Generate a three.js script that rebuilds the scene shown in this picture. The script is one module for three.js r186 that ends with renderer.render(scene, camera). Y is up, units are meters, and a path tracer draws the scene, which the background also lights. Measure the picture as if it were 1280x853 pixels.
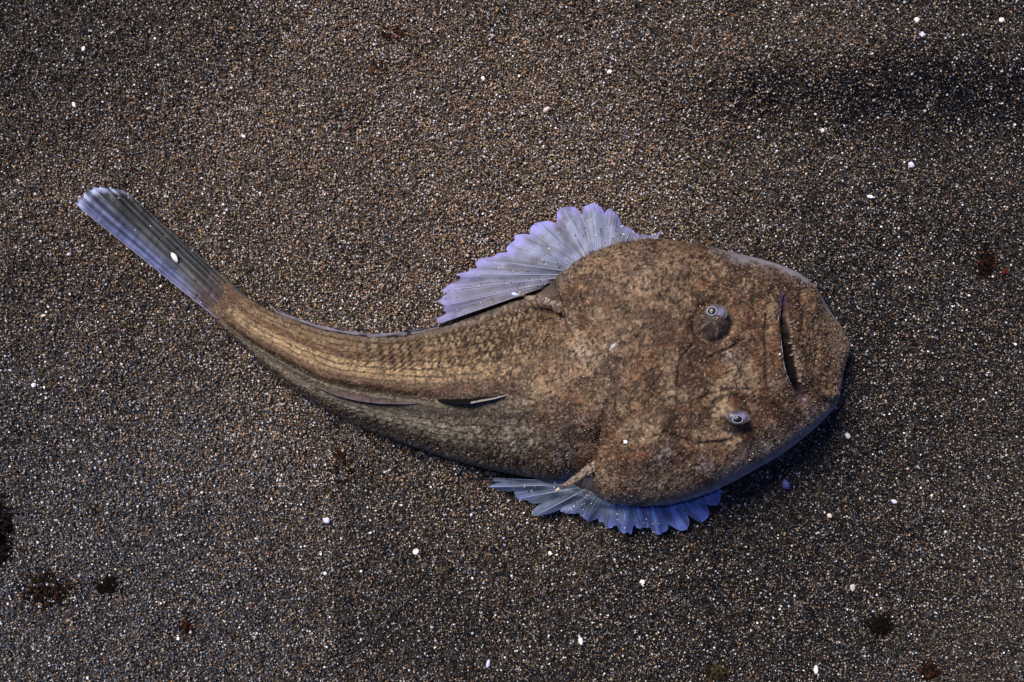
import * as THREE from 'three';
import { mergeGeometries, mergeVertices } from 'three/addons/utils/BufferGeometryUtils.js';

// ------------------------------------------------------------------ camera, sky, sun, exposure
const scene = new THREE.Scene();
const ASPECT = 1280 / 853, FOV = 36, DIST = 0.4203, TILT = 6 * Math.PI / 180;
const camera = new THREE.PerspectiveCamera(FOV, ASPECT, 0.02, 200);
camera.position.set(0, DIST * Math.cos(TILT), DIST * Math.sin(TILT));
camera.lookAt(0, 0, 0);
camera.updateMatrixWorld(true);

{ // the water overhead: deep blue all round, a paler window of surface light above
  const w = 256, h = 128, d = new Float32Array(w * h * 4);
  for (let j = 0; j < h; j++) for (let i = 0; i < w; i++) {
    const el = ((j + 0.5) / h - 0.5) * Math.PI;          // row 0 is the bottom
    const t = Math.max(0, Math.sin(el)), k = t * t * (3 - 2 * t);
    const o = (j * w + i) * 4;
    d[o] = 0.018 + 0.09 * k; d[o + 1] = 0.036 + 0.13 * k; d[o + 2] = 0.105 + 0.29 * k; d[o + 3] = 1;
  }
  const sky = new THREE.DataTexture(d, w, h, THREE.RGBAFormat, THREE.FloatType);
  sky.mapping = THREE.EquirectangularReflectionMapping;
  sky.magFilter = THREE.LinearFilter; sky.needsUpdate = true;
  scene.background = sky; scene.environment = sky;
}
const SUN = new THREE.Vector3(-0.40, 0.84, -0.40).normalize();
const sun = new THREE.DirectionalLight(new THREE.Color(1.0, 0.88, 0.74), 5.0);
sun.position.copy(SUN).multiplyScalar(2);
sun.castShadow = true; sun.shadow.radius = 48; sun.shadow.mapSize.set(4096, 4096);
Object.assign(sun.shadow.camera, { left: -0.5, right: 0.5, top: 0.5, bottom: -0.5, near: 0.5, far: 4 });
scene.add(sun); scene.add(sun.target);
const renderer = new THREE.WebGLRenderer({ antialias: true });
renderer.toneMapping = THREE.LinearToneMapping;
renderer.toneMappingExposure = 1.12;
renderer.shadowMap.enabled = true;

// ------------------------------------------------------------------ helpers
function rng(seed) { let s = seed >>> 0; return () => { s = (s + 0x6D2B79F5) >>> 0; let t = s; t = Math.imul(t ^ (t >>> 15), t | 1); t ^= t + Math.imul(t ^ (t >>> 7), t | 61); return ((t ^ (t >>> 14)) >>> 0) / 4294967296; }; }
const clamp = (x, a = 0, b = 1) => Math.min(b, Math.max(a, x));
const sm = (a, b, x) => { const t = clamp((x - a) / (b - a)); return t * t * (3 - 2 * t); };
const lerp = (a, b, t) => a + (b - a) * t;
const gauss = (d, w) => Math.exp(-(d * d) / (w * w));
function hash(ix, iy) { let h = Math.imul(ix, 374761393) ^ Math.imul(iy, 668265263); h = Math.imul(h ^ (h >>> 13), 1274126177); h ^= h >>> 16; h = Math.imul(h, 2246822519); return ((h ^ (h >>> 15)) >>> 0) / 4294967296; }
function vnoise(x, y) { const ix = Math.floor(x), iy = Math.floor(y), fx = x - ix, fy = y - iy, u = fx * fx * (3 - 2 * fx), v = fy * fy * (3 - 2 * fy); return lerp(lerp(hash(ix, iy), hash(ix + 1, iy), u), lerp(hash(ix, iy + 1), hash(ix + 1, iy + 1), u), v); }
function fbm(x, y, n = 4) { let s = 0, a = 0.5, t = 0; for (let i = 0; i < n; i++) { s += a * vnoise(x, y); t += a; x = x * 2.03 + 17.3; y = y * 2.03 - 9.1; a *= 0.5; } return s / t; }
const mix3 = (a, b, t) => [a[0] + (b[0] - a[0]) * t, a[1] + (b[1] - a[1]) * t, a[2] + (b[2] - a[2]) * t];
function catmull(arr, t) { // arr of number arrays, t in [0, n-1]
  const n = arr.length, i = clamp(Math.floor(t), 0, n - 2), f = t - i;
  const p0 = arr[Math.max(0, i - 1)], p1 = arr[i], p2 = arr[i + 1], p3 = arr[Math.min(n - 1, i + 2)], o = [];
  for (let k = 0; k < p1.length; k++) { const a = p0[k], b = p1[k], c = p2[k], d = p3[k]; o.push(0.5 * (2 * b + (c - a) * f + (2 * a - 5 * b + 4 * c - d) * f * f + (3 * b - a - 3 * c + d) * f * f * f)); }
  return o;
}
function segDist(px, py, line) { // distance to polyline, and place along it 0..1
  let best = 1e9, at = 0; const n = line.length - 1;
  for (let i = 0; i < n; i++) { const [ax, ay] = line[i], [bx, by] = line[i + 1], dx = bx - ax, dy = by - ay, t = clamp(((px - ax) * dx + (py - ay) * dy) / (dx * dx + dy * dy)), d = Math.hypot(px - ax - dx * t, py - ay - dy * t); if (d < best) { best = d; at = (i + t) / n; } }
  return [best, at];
}
// survey: a point of the 1280 x 853 survey grid, at height y above the datum, in metres
const SV = { r: new THREE.Vector3(), u: new THREE.Vector3(), f: new THREE.Vector3(), o: camera.position.clone() };
camera.matrixWorld.extractBasis(SV.r, SV.u, SV.f); SV.f.negate();
const TY = Math.tan(FOV * Math.PI / 360), TX = TY * ASPECT;
function W(px, py, y) {
  const a = (px / 640 - 1) * TX, b = (1 - py / 426.5) * TY;
  const dx = SV.r.x * a + SV.u.x * b + SV.f.x, dy = SV.r.y * a + SV.u.y * b + SV.f.y, dz = SV.r.z * a + SV.u.z * b + SV.f.z;
  const t = (y - SV.o.y) / dy; return [SV.o.x + dx * t, y, SV.o.z + dz * t];
}
const PX = 0.00032; // metres per survey pixel

const names = {};
function numbered(n) { const k = names[n] = (names[n] ?? -1) + 1; return k ? `${n}_${String(k).padStart(3, '0')}` : n; }
function tag(o, label, category, group, kind) { if (label) o.userData.label = label; if (category) o.userData.category = category; if (group) o.userData.group = group; if (kind) o.userData.kind = kind; return o; }
function mesh(name, geo, mat, parent = scene) { const m = new THREE.Mesh(geo, mat); m.name = parent === scene ? numbered(name) : name; m.castShadow = m.receiveShadow = true; parent.add(m); return m; }
function geom(pos, idx, col) { const g = new THREE.BufferGeometry(); g.setAttribute('position', new THREE.BufferAttribute(new Float32Array(pos), 3)); if (col) g.setAttribute('color', new THREE.BufferAttribute(new Float32Array(col), 3)); g.setIndex(idx); g.computeVertexNormals(); return g; }
function paint(g, f) { const p = g.attributes.position, c = new Float32Array(p.count * 3); for (let i = 0; i < p.count; i++) c.set(f(p.getX(i), p.getY(i), p.getZ(i), i), i * 3); g.setAttribute('color', new THREE.BufferAttribute(c, 3)); return g; }
// tapered tube through points [x,y,z] with radii
function tube(pts, radii, sides = 8, flat = 1) {
  const pos = [], idx = [], n = pts.length, P = pts.map(p => new THREE.Vector3(...p));
  for (let i = 0; i < n; i++) {
    const t = P[Math.min(n - 1, i + 1)].clone().sub(P[Math.max(0, i - 1)]).normalize();
    const s = new THREE.Vector3().crossVectors(t, new THREE.Vector3(0, 1, 0.01)).normalize(), b = new THREE.Vector3().crossVectors(s, t);
    for (let k = 0; k < sides; k++) { const a = k / sides * Math.PI * 2, q = P[i].clone().addScaledVector(s, Math.cos(a) * radii[i]).addScaledVector(b, Math.sin(a) * radii[i] * flat); pos.push(q.x, q.y, q.z); }
  }
  for (let i = 0; i < n - 1; i++) for (let k = 0; k < sides; k++) { const a = i * sides + k, b = i * sides + (k + 1) % sides; idx.push(a, a + sides, b, b, a + sides, b + sides); }
  const c0 = pos.length / 3; pos.push(...pts[0]); const c1 = c0 + 1; pos.push(...pts[n - 1]);
  for (let k = 0; k < sides; k++) { idx.push(c0, k, (k + 1) % sides); const o = (n - 1) * sides; idx.push(c1, o + (k + 1) % sides, o + k); }
  return geom(pos, idx);
}
function rock(seed, detail = 1, rough = 0.25) { const g = mergeVertices(new THREE.IcosahedronGeometry(1, detail).deleteAttribute('normal').deleteAttribute('uv')), r = rng(seed), p = g.attributes.position; for (let i = 0; i < p.count; i++) { const k = 1 - rough + 2 * rough * r(); p.setXYZ(i, p.getX(i) * k, p.getY(i) * k, p.getZ(i) * k); } const f = g.toNonIndexed(); f.computeVertexNormals(); return f; }

// ------------------------------------------------------------------ the sand bed
const OUTLINE = [[300, 368], [345, 391], [400, 411], [450, 420], [500, 420], [545, 411], [585, 398], [655, 371], [692, 350], [722, 326], [755, 310], [795, 302], [835, 301], [875, 305], [915, 315], [955, 325], [988, 336], [1008, 348], [1024, 367], [1038, 389], [1051, 407], [1062, 433], [1056, 462], [1051, 486], [1046, 506], [1014, 540], [982, 565], [947, 586], [903, 609], [864, 623], [830, 631], [797, 632], [748, 619], [688, 602], [640, 593], [585, 581], [525, 562], [462, 539], [403, 509], [352, 476], [303, 433], [270, 402]];
function insideFish(x, y) { let c = false; for (let i = 0, j = OUTLINE.length - 1; i < OUTLINE.length; j = i++) { const [ax, ay] = OUTLINE[i], [bx, by] = OUTLINE[j]; if ((ay > y) !== (by > y) && x < (bx - ax) * (y - ay) / (by - ay) + ax) c = !c; } return c; }
function ground(x, z) {
  const px = x / PX + 640, py = z / PX + 426;
  const damp = Math.exp(-(x * x + z * z) / 0.5);
  let y = 0;
  y -= 0.066 * sm(0.07, 0.28, x + 0.45 * z) * damp;                   // falls away to the lower right, a slope added to dim the sand
  y -= 0.026 * sm(0.05, 0.22, z - 0.1 * x) * damp;                    // and to the front, shaped to dim it likewise
  y += 0.0108 * gauss((py - (55 - (px - 1080) * 0.10)), 52) * sm(760, 960, px) * damp;   // crest of a ripple, top right
  y -= 0.007 * gauss((py - (150 - (px - 1080) * 0.10)), 60) * sm(760, 960, px) * damp; // and its trough
  y += (fbm(x * 14 + 3, z * 14 + 8, 3) - 0.5) * 0.010 * Math.min(1, 0.35 + Math.hypot(x, z) * 2);
  y += (fbm(x * 55 + 30, z * 55 + 5, 3) - 0.5) * 0.0046;
  if (px > 240 && px < 1080 && py > 280 && py < 660) { const q = segDist(px, py, OUTLINE)[0]; if (q < 30) y += 0.0026 * gauss(q - 3, 9) * sm(.32, .62, fbm(px / 26 + 3, py / 26 + 8, 2)) * (insideFish(px, py) ? .4 : 1); }
  return y;
}
{
  const axis = []; let v = 0, st = 0.003; while (v < 60) { axis.push(v); v += st; if (v > 0.42) st *= 1.22; }
  const xs = [...axis.slice(1).reverse().map(q => -q), ...axis], n = xs.length, pos = [], uv = [], idx = [];
  for (const z of xs) for (const x of xs) { pos.push(x, ground(x, z) - 0.0006, z); uv.push(x / 0.3, z / 0.3); }
  for (let j = 0; j < n - 1; j++) for (let i = 0; i < n - 1; i++) { const a = j * n + i; idx.push(a, a + n, a + 1, a + 1, a + n, a + n + 1); }
  const g = geom(pos, idx); g.setAttribute('uv', new THREE.BufferAttribute(new Float32Array(uv), 2));
  const S = 1024, c = new Uint8Array(S * S * 4), b = new Uint8Array(S * S * 4), r = rng(5);
  const cells = 300, per = S / cells, tone = new Float32Array(cells * cells).map(() => r());
  for (let j = 0; j < S; j++) for (let i = 0; i < S; i++) {
    const ci = Math.floor(i / per), cj = Math.floor(j / per); let bd = 9, bt = 0;
    for (let dj = -1; dj <= 1; dj++) for (let di = -1; di <= 1; di++) { const qi = (ci + di + cells) % cells, qj = (cj + dj + cells) % cells, k = qj * cells + qi, dx = ci + di + 0.2 + 0.6 * hash(qi, qj) - i / per, dy = cj + dj + 0.2 + 0.6 * hash(qj + 999, qi) - j / per, d = Math.hypot(dx, dy); if (d < bd) { bd = d; bt = tone[k]; } }
    const l = bt > 0.985 ? 150 : bt > 0.93 ? 100 : 22 + bt * 48, o = (j * S + i) * 4;
    c[o] = l; c[o + 1] = l * 0.88; c[o + 2] = l * 0.8; c[o + 3] = 255;
    b[o] = b[o + 1] = b[o + 2] = 255 * clamp(1 - bd * 1.1); b[o + 3] = 255;
  }
  const mk = (d, srgb) => { const t = new THREE.DataTexture(d, S, S); t.wrapS = t.wrapT = THREE.RepeatWrapping; t.magFilter = THREE.LinearFilter; t.minFilter = THREE.LinearMipmapLinearFilter; if (srgb) t.colorSpace = THREE.SRGBColorSpace; t.needsUpdate = true; return t; };
  const m = mesh('sand', g, new THREE.MeshStandardMaterial({ map: mk(c, true), bumpMap: mk(b), bumpScale: 0.0008, roughness: 0.85 }));
  tag(m, 'dark brown volcanic sand of the sea floor under the fish', null, null, 'structure');
}
// loose grains of the bed
const GP = { dark: [.011, .0095, .0095], brown: [.120, .076, .048], tan: [.34, .235, .155], slate: [.095, .11, .145], pale: [.52, .53, .58], white: [.84, .87, .93], rust: [.17, .06, .03], amber: [.36, .23, .10] };
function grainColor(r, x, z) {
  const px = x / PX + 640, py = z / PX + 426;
  // patchy grain tones carry painted light: tan top centre, darker outward, bluish lower left
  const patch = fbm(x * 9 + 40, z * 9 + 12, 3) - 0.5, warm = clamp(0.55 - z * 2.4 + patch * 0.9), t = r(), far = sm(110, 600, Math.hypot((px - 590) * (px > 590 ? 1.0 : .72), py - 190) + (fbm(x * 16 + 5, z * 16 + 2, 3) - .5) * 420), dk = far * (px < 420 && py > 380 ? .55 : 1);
  const cool = sm(620, 120, px) * sm(300, 640, py), pD = 0.19 + 0.50 * dk * (1 - .5 * cool), pS = 0.045 + 0.07 * (1 - warm) + .34 * cool, pW = 0.016, pP = 0.10 - .055 * dk, pR = 0.02, pA = 0.03 - .012 * dk, pT = 0.30 - 0.21 * far;  // extra slate grains lower left stand in for blue fill light and haze
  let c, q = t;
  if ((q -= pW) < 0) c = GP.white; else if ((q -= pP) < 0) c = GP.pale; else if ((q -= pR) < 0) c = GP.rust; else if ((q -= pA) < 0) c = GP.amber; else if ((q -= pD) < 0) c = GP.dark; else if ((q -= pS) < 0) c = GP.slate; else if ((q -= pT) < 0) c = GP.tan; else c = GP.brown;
  const k = (0.38 + 1.24 * r()) * (1 - .32 * dk); return [clamp(c[0] * k), clamp(c[1] * k * (0.95 + 0.1 * r())), clamp(c[2] * k * (0.9 + 0.2 * r()))];  // grains also darkened outward, the falloff of light put into their colour
}
const grainMat = new THREE.MeshStandardMaterial({ color: 0xffffff, roughness: 0.33, metalness: 0, flatShading: true });
{
  const r = rng(77), M4 = new THREE.Matrix4(), Q = new THREE.Quaternion(), E = new THREE.Euler(), P = new THREE.Vector3(), S = new THREE.Vector3(), C = new THREE.Color();
  const X = 0.235, Z = 0.165, X2 = 0.44, Z2 = 0.36, N1 = 640000, N2 = 210000;
  const parts = [0, 1, 2].map(k => new THREE.InstancedMesh(rock(11 + k, 0, 0.28), grainMat, 0));
  const lists = [[], [], []];
  for (let i = 0; i < N1 + N2; i++) {
    let x, z; if (i < N1) { x = (r() * 2 - 1) * X; z = (r() * 2 - 1) * Z; } else do { x = (r() * 2 - 1) * X2; z = (r() * 2 - 1) * Z2; } while (Math.abs(x) < X && Math.abs(z) < Z || r() < sm(.55, 1, Math.max(Math.abs(x) / X2, Math.abs(z) / Z2)));
    const big = r(), s = (i < N1 ? 1 : 1.9) * 0.00029 * (0.55 + 0.8 * r() * r() + .15 + (big > 0.9935 ? 0.35 + 0.6 * r() * r() : big > 0.95 ? 0.6 : 0));
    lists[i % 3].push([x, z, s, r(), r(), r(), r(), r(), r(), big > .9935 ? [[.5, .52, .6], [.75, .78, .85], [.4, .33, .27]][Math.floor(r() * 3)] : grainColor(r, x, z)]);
  }
  const root = new THREE.Group(); root.name = numbered('sand_grains'); scene.add(root);
  tag(root, 'loose brown, black and white sand grains covering the sea floor', 'sand', null, 'stuff');
  lists.forEach((L, k) => {
    const im = new THREE.InstancedMesh(parts[k].geometry, grainMat, L.length); im.name = 'grain'; im.userData.kind = 'stuff'; im.castShadow = im.receiveShadow = true;
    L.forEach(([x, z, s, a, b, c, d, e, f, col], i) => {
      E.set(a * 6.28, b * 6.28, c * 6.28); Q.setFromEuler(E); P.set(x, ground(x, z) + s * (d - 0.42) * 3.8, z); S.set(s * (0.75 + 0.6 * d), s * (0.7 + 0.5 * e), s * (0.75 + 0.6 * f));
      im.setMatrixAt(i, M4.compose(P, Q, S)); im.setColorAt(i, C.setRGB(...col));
    });
    root.add(im);
  });
}

// ------------------------------------------------------------------ the fish
const fish = new THREE.Group(); fish.name = numbered('stargazer_fish'); scene.add(fish);
tag(fish, 'mottled brown broad-headed fish with blue-edged fins lying on dark sand', 'fish');
// stations from tail base to chin: upper outline, back ridge, lower outline (survey points), height, height of the widest line
const ST = [
  [283, 352, 264, 373, 259, 380, .0100, .006], [307, 371, 278, 398, 271, 403, .0135, .007], [345, 391, 311, 426, 303, 433, .0175, .007], [400, 411, 369, 459, 352, 476, .0215, .008],
  [450, 420, 412, 478, 403, 509, .0255, .009], [500, 420, 470, 488, 462, 539, .0290, .010], [545, 411, 527, 496, 525, 562, .0320, .011], [585, 398, 580, 497, 585, 581, .0345, .012],
  [625, 383, 630, 492, 640, 593, .0370, .012], [655, 371, 665, 488, 688, 602, .0390, .013], [682, 358, 695, 484, 722, 609, .0410, .014], [700, 342, 722, 481, 748, 619, .0430, .015],
  [722, 326, 745, 478, 770, 628, .0450, .016], [755, 310, 775, 474, 797, 632, .0470, .017], [795, 302, 812, 469, 830, 631, .0480, .018], [835, 301, 850, 464, 864, 623, .0485, .018],
  [875, 305, 890, 459, 903, 609, .0475, .018], [915, 315, 930, 452, 947, 586, .0460, .018], [955, 325, 965, 446, 982, 565, .0435, .017], [988, 336, 995, 440, 1014, 540, .0405, .016],
  [1008, 348, 1015, 438, 1034, 521, .0370, .015], [1024, 367, 1032, 436, 1046, 506, .0325, .014], [1038, 389, 1044, 435, 1051, 486, .0275, .013], [1051, 407, 1054, 434, 1056, 462, .0215, .012], [1060, 425, 1061, 433, 1061, 442, .0135, .011],
];
const NS = ST.length;
const mouthLine = [[976, 372], [974, 395], [974, 415], [976, 435], [980, 455], [986, 474], [994, 488], [1002, 499]];
const creases = [ // [polyline, width px, depth m, darkness]
  [[[957, 392], [954, 420], [955, 445], [957, 470], [962, 490]], 2.2, .0011, .55], [[[931, 424], [915, 434], [900, 441], [886, 448]], 1.6, .0007, .7],
  [[[942, 487], [915, 486], [890, 492], [872, 500]], 1.8, .0006, .5], [[[692, 380], [704, 392], [716, 404], [730, 412]], 2.5, .0009, .5],
  [[[747, 545], [744, 565], [739, 582], [741, 598]], 2.5, .0014, .65], [[[762, 425], [761, 440], [768, 449], [790, 452]], 1.8, .0006, .5], [[[770, 502], [769, 515], [776, 526]], 1.8, .0006, .45],
  [[[1003, 352], [1001, 372], [1004, 392], [1003, 415]], 2.6, .0012, .4], [[[920, 400], [940, 410], [955, 412]], 1.6, .0005, .5], [[[1030, 470], [1026, 490], [1034, 503]], 2.0, .0009, .4],
  [[[760, 500], [752, 520], [747, 545]], 2.4, .0010, .5], [[[800, 380], [835, 372], [860, 385]], 4, .0008, .3], [[[868, 430], [850, 452], [848, 480], [866, 500]], 2.2, .0007, .35], [[[905, 445], [925, 455], [930, 470]], 2, .0006, .45], [[[830, 540], [870, 556], [910, 553], [945, 538]], 2.6, .0009, .35], [[[820, 350], [870, 345], [915, 360]], 2.6, .0008, .3],
  [[[935, 345], [960, 352], [985, 350]], 2.2, .0008, .4], [[[1018, 400], [1024, 425], [1022, 455]], 2.4, .0010, .4], [[[1036, 420], [1042, 445], [1038, 468]], 2.4, .0009, .35], [[[968, 505], [984, 520], [990, 540]], 2.2, .0009, .4], [[[990, 505], [1004, 520], [1012, 534]], 2.0, .0008, .5], [[[943, 360], [940, 380], [944, 398]], 2, .0006, .4],
];
function bodyBase(u, a) { // plan and height of the upper surface; a -1 upper outline .. 1 lower outline
  const s = catmull(ST, u), t = Math.abs(a), side = a < 0 ? 0 : 4, n = lerp(2.0, 2.5, sm(9, 14, u));
  const px = lerp(s[2], s[side], t), py = lerp(s[3], s[side + 1], t);
  return { px, py, y: s[7] + (s[6] - s[7]) * Math.pow(Math.max(0, 1 - Math.pow(t, n)), 1 / n), s };
}
const headMask = px => sm(690, 740, px);
function gillStep(px, py, a) { const xm = py < 400 ? lerp(690, 705, clamp((py - 350) / 50)) : py < 480 ? lerp(705, 748, (py - 400) / 80) : py < 550 ? 748 : lerp(748, 737, clamp((py - 550) / 50)); return [sm(.30, .6, Math.abs(a)), px - xm]; }
function scaleSeam(u, a) { // 0 on a scale, 1 in the seam; oblique rows
  const wp = fbm(u * 3.1 + 7, a * 4 + 3, 2) - .5, along = u * 4.8 + wp * 1.1, across = a * 11 + (fbm(u * 2.3 + 50, a * 3, 2) - .5) * 1.6; const row = Math.floor(across + along * 0.35), fr = across + along * 0.35 - row;
  const f2 = along + across * 0.22 + (row & 1) * 0.5, fc = f2 - Math.floor(f2);
  return Math.max(gauss(Math.min(fc, 1 - fc), .19) * sm(0, .3, Math.min(fr, 1 - fr) + .12), 0.45 * gauss(Math.min(fr, 1 - fr), .13)) * (0.4 + 0.9 * hash(row, Math.floor(f2)));
}
const scaleMask = (u, a) => sm(3, 5, u) * (1 - sm(9.2, 10.6, u)) * (a < 0 ? sm(.22, .5, -a) : .7 * sm(.45, .75, a)) * (1 - .5 * sm(.93, 1, Math.abs(a)));
function bodyDisp(px, py, u, a) {
  const hm = headMask(px), t = Math.abs(a), edge = 1 - sm(.9, 1, t);
  const e2 = (1 - sm(.80, .95, t) * ((a > 0 ? sm(780, 880, px) : sm(840, 930, px)) * hm + (1 - hm))) * .92 + .08; let d = ((fbm(px / 60, py / 60, 2) - .5) * .0030 * (0.35 + .65 * hm) + (fbm(px / 13, py / 13, 3) - .5) * .0007 * (0.4 + .6 * hm) + (vnoise(px / 3.3, py / 3.3) - .5) * .00028 * (.5 + .5 * hm) + (vnoise(px / 1.7 + 9, py / 1.7) - .5) * .00026) * e2 * (1 - .8 * Math.max(sm(26, 18, Math.hypot(px - 893, py - 403)), sm(22, 14, Math.hypot(px - 917, py - 520))));
  const [gw, gx] = gillStep(px, py, a);
  d -= gw * .0042 * (1 - sm(-5, 5, gx)) * sm(-60, -8, gx);
  d -= .0012 * gauss(gx + 5, 5) * gw;
  if (u < 11) d -= scaleSeam(u, a) * scaleMask(u, a) * .0006;
  if (px > 680) {
    for (const [line, w, depth] of creases) { const q = segDist(px, py, line)[0]; if (q < w * 3) d -= depth * gauss(q, w); }
    d += .0050 * sm(1, 0, Math.hypot(px - 893, py - 403) / 25) + .0038 * sm(1, 0, Math.hypot((px - 917) * .9, py - 520) / 24);
    d += .0016 * sm(70, 20, Math.hypot(px - 790, (py - 350) * .9)) + .0014 * sm(70, 20, Math.hypot(px - 830, (py - 575))) - .0022 * gauss(Math.hypot((px - 905) * .8, py - 460), 26) + .0012 * gauss(Math.hypot((px - 955) * 2, (py - 440) * .5), 26);
    d -= .0016 * gauss(Math.hypot(px - 893, py - 403) - 24, 5) + .0013 * gauss(Math.hypot((px - 917) * .9, py - 520) - 23, 5);
    const [md, at] = segDist(px, py, mouthLine), open = Math.pow(Math.sin(Math.PI * clamp(at * .94 + .03)), 1.2);
    const mx = px - mouthX(py), inside = py > 368 && py < 503;
    if (inside) d += .0016 * gauss(mx + 7, 5) * open + .0022 * gauss(mx - 16, 10) * open; // lips
    const w = 1.2 + 3.3 * open; d -= .0060 * Math.exp(-Math.pow(segDist(px - 3.7, py, mouthLine)[0] / w, 4)) * (.25 + .75 * open);
    d += .0018 * gauss(Math.hypot(px - 1016, (py - 380) * .45), 8) + .0022 * gauss(Math.hypot(px - 1037, py - 492), 9);
    d += .0009 * gauss(Math.hypot(px - 1010, (py - 440) * .3), 5) * vnoise(px / 4, py / 4);
  }
  d -= .0022 * gauss(a * 60, 4) * (1 - sm(5.5, 7, u)) * sm(.5, 2, u); // groove beside the folded fin
  return d;
}
function mouthX(py) { for (let i = 0; i < mouthLine.length - 1; i++) { const [ax, ay] = mouthLine[i], [bx, by] = mouthLine[i + 1]; if (py <= by) return lerp(ax, bx, clamp((py - ay) / (by - ay))); } return 1002; }
function bodyColor(px, py, u, a) {
  const md0 = px > 950 ? segDist(px - 3, py, mouthLine)[0] : 99;
  const hm = headMask(px), t = Math.abs(a), tail = 1 - sm(7.5, 10.5, u);
  const n1 = fbm(px / 70 + 4, py / 70 + 9, 3), n2 = fbm(px / 22 + 40, py / 22, 4), n3 = fbm(px / 6, py / 6 + 70, 2), n4 = vnoise(px / 1.6, py / 1.6 + 300);
  const brown = [.128, .077, .044], dark = [.036, .020, .012], pale = [.235, .175, .118], ochre = [.20, .135, .075], grey = [.27, .255, .235];
  let c = mix3(brown, dark, sm(.46, .62, n2) * .8); c = mix3(c, [.105, .047, .024], .75 * sm(.52, .68, fbm(px / 16 + 7, py / 16 + 31, 3)));
  { const q = fbm(px / 52 + 90, py / 48 + 33, 3); c = mix3(c, [.048, .025, .015], .9 * sm(.44, .60, q + .10 * gauss(Math.hypot((px - 790) * .7, py - 490), 90)) * sm(.32, .52, n2) * sm(600, 700, px)); }
  c = mix3(c, pale, sm(.50, .72, n1) * .35 + sm(.56, .70, fbm(px / 30 - 20, py / 30 + 50, 3)) * .55);
  c = mix3(c, ochre, tail * .45);
  c = mix3(c, grey, .65 * gauss(Math.hypot(px - 665, (py - 575) * 1.4), 55) * sm(.42, .6, n2));           // blotchy pale shoulder, lower side
  c = mix3(c, [.23, .17, .13], .45 * gauss(Math.hypot((px - 780) * .55, py - 335), 40));                 // pinkish cheek, upper side
  c = mix3(c, [.23, .18, .15], .4 * gauss(Math.hypot((px - 830) * .5, py - 612), 30));
  c = mix3(c, dark, .5 * gauss(Math.hypot(px - 690, py - 505), 45) * sm(.4, .6, n2));
  for (const [x, y, r] of [[726, 444, 9], [726, 531, 8], [765, 432, 7], [912, 447, 6], [830, 566, 9], [879, 580, 8], [705, 400, 8]]) c = mix3(c, [.42, .41, .44], .6 * gauss(Math.hypot(px - x, py - y), r) * sm(.3, .7, n3));
  if (u < 9) { // tail stripes: beige flank band, brown bands, shade painted into grey-green lower flank
    const k = tail * sm(.3, 1.3, u), wob = (n2 - .5) * .10 + (n3 - .5) * .06, b = a + wob;
    c = mix3(c, [.36, .265, .15], k * .85 * gauss(b + .38, .16) * (1 - .5 * sm(5.5, 8, u)));
    c = mix3(c, [.095, .052, .032], k * .9 * gauss(b + .60, .07) * (1 - sm(4.5, 6.5, u)));
    c = mix3(c, [.075, .042, .028], k * .95 * gauss(b + .13, .08));
    c = mix3(c, [.30, .245, .17], k * .4 * gauss(b + .78, .10));
    if (a > .02) { c = mix3(c, [.085, .082, .068], k * .85); c = mix3(c, [.25, .23, .175], k * .8 * gauss(b - .55, .12)); c = mix3(c, [.035, .031, .028], k * .95 * (gauss(b - .27, .08) + gauss(b - .82, .08))); }
    c = mix3(c, [.012, .009, .008], k * .95 * gauss(a * 60, 3.2));
    c = mix3(c, [.075, .042, .031], (1 - sm(.5, 1.6, u)) * .75 * sm(.35, .6, n2 + .1));
  }
  if (u < 11) c = mix3(c, [.010, .007, .005], clamp(scaleSeam(u, a) * scaleMask(u, a) * (.5 + 1.4 * n2)) * .95);
  // bare bluish skin along the flanks where no sand clings
  const rim = sm(.885, .975, t + (n2 - .5) * .10) * (a < 0 ? lerp(.55, sm(860, 950, px), hm) : lerp(.45, .35 + .65 * sm(800, 900, px), hm)), rimC = a < 0 ? (px > 700 ? [.30, .29, .35] : [.21, .185, .175]) : (px > 700 ? mix3([.15, .17, .21], [.29, .34, .47], sm(.95, 1, t)) : [.12, .115, .11]);
  c = mix3(c, rimC, rim * .9);
  c = mix3(c, [.14, .145, .17], hm * .65 * sm(.70, .95, t) * (a > 0 ? 1 : .35) * sm(860, 930, px));
  if (px > 680) {
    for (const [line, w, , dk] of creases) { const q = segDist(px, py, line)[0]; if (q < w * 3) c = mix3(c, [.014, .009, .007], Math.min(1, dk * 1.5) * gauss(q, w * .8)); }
    const [md, at] = segDist(px - 3.7, py, mouthLine), mid = Math.pow(Math.sin(Math.PI * clamp(at * .94 + .03)), 1.4);
    c = mix3(c, [.085, .065, .14], .55 * gauss(segDist(px - 1, py, mouthLine)[0], 5.5) * (1 - mid) * 1.0);
    c = mix3(c, [.0025, .0015, .0015], sm(8.4 * mid, 6.0 * mid, md) * sm(.15, .5, mid));  // near-black painted in for the deep shade inside the mouth
    c = mix3(c, [.062, .05, .048], .8 * sm(27, 15, Math.hypot(px - 893, py - 406)));
  }
  if (a < 0 && px > 660 && px < 712) c = mix3(c, [.04, .03, .026], .9 * gauss(px - 690, 14) * sm(.78, .9, t));  // shadow behind the upper shoulder painted into the skin
  { const v = Math.abs(fbm(px / 8.5 + 120, py / 8.5 + 10, 2) - .5); c = mix3(c, [.026, .016, .011], .6 * sm(.07, .02, v) * sm(.38, .6, fbm(px / 34 + 60, py / 34, 2)) * (1 - .9 * rim) * sm(560, 680, px)); }
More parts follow.
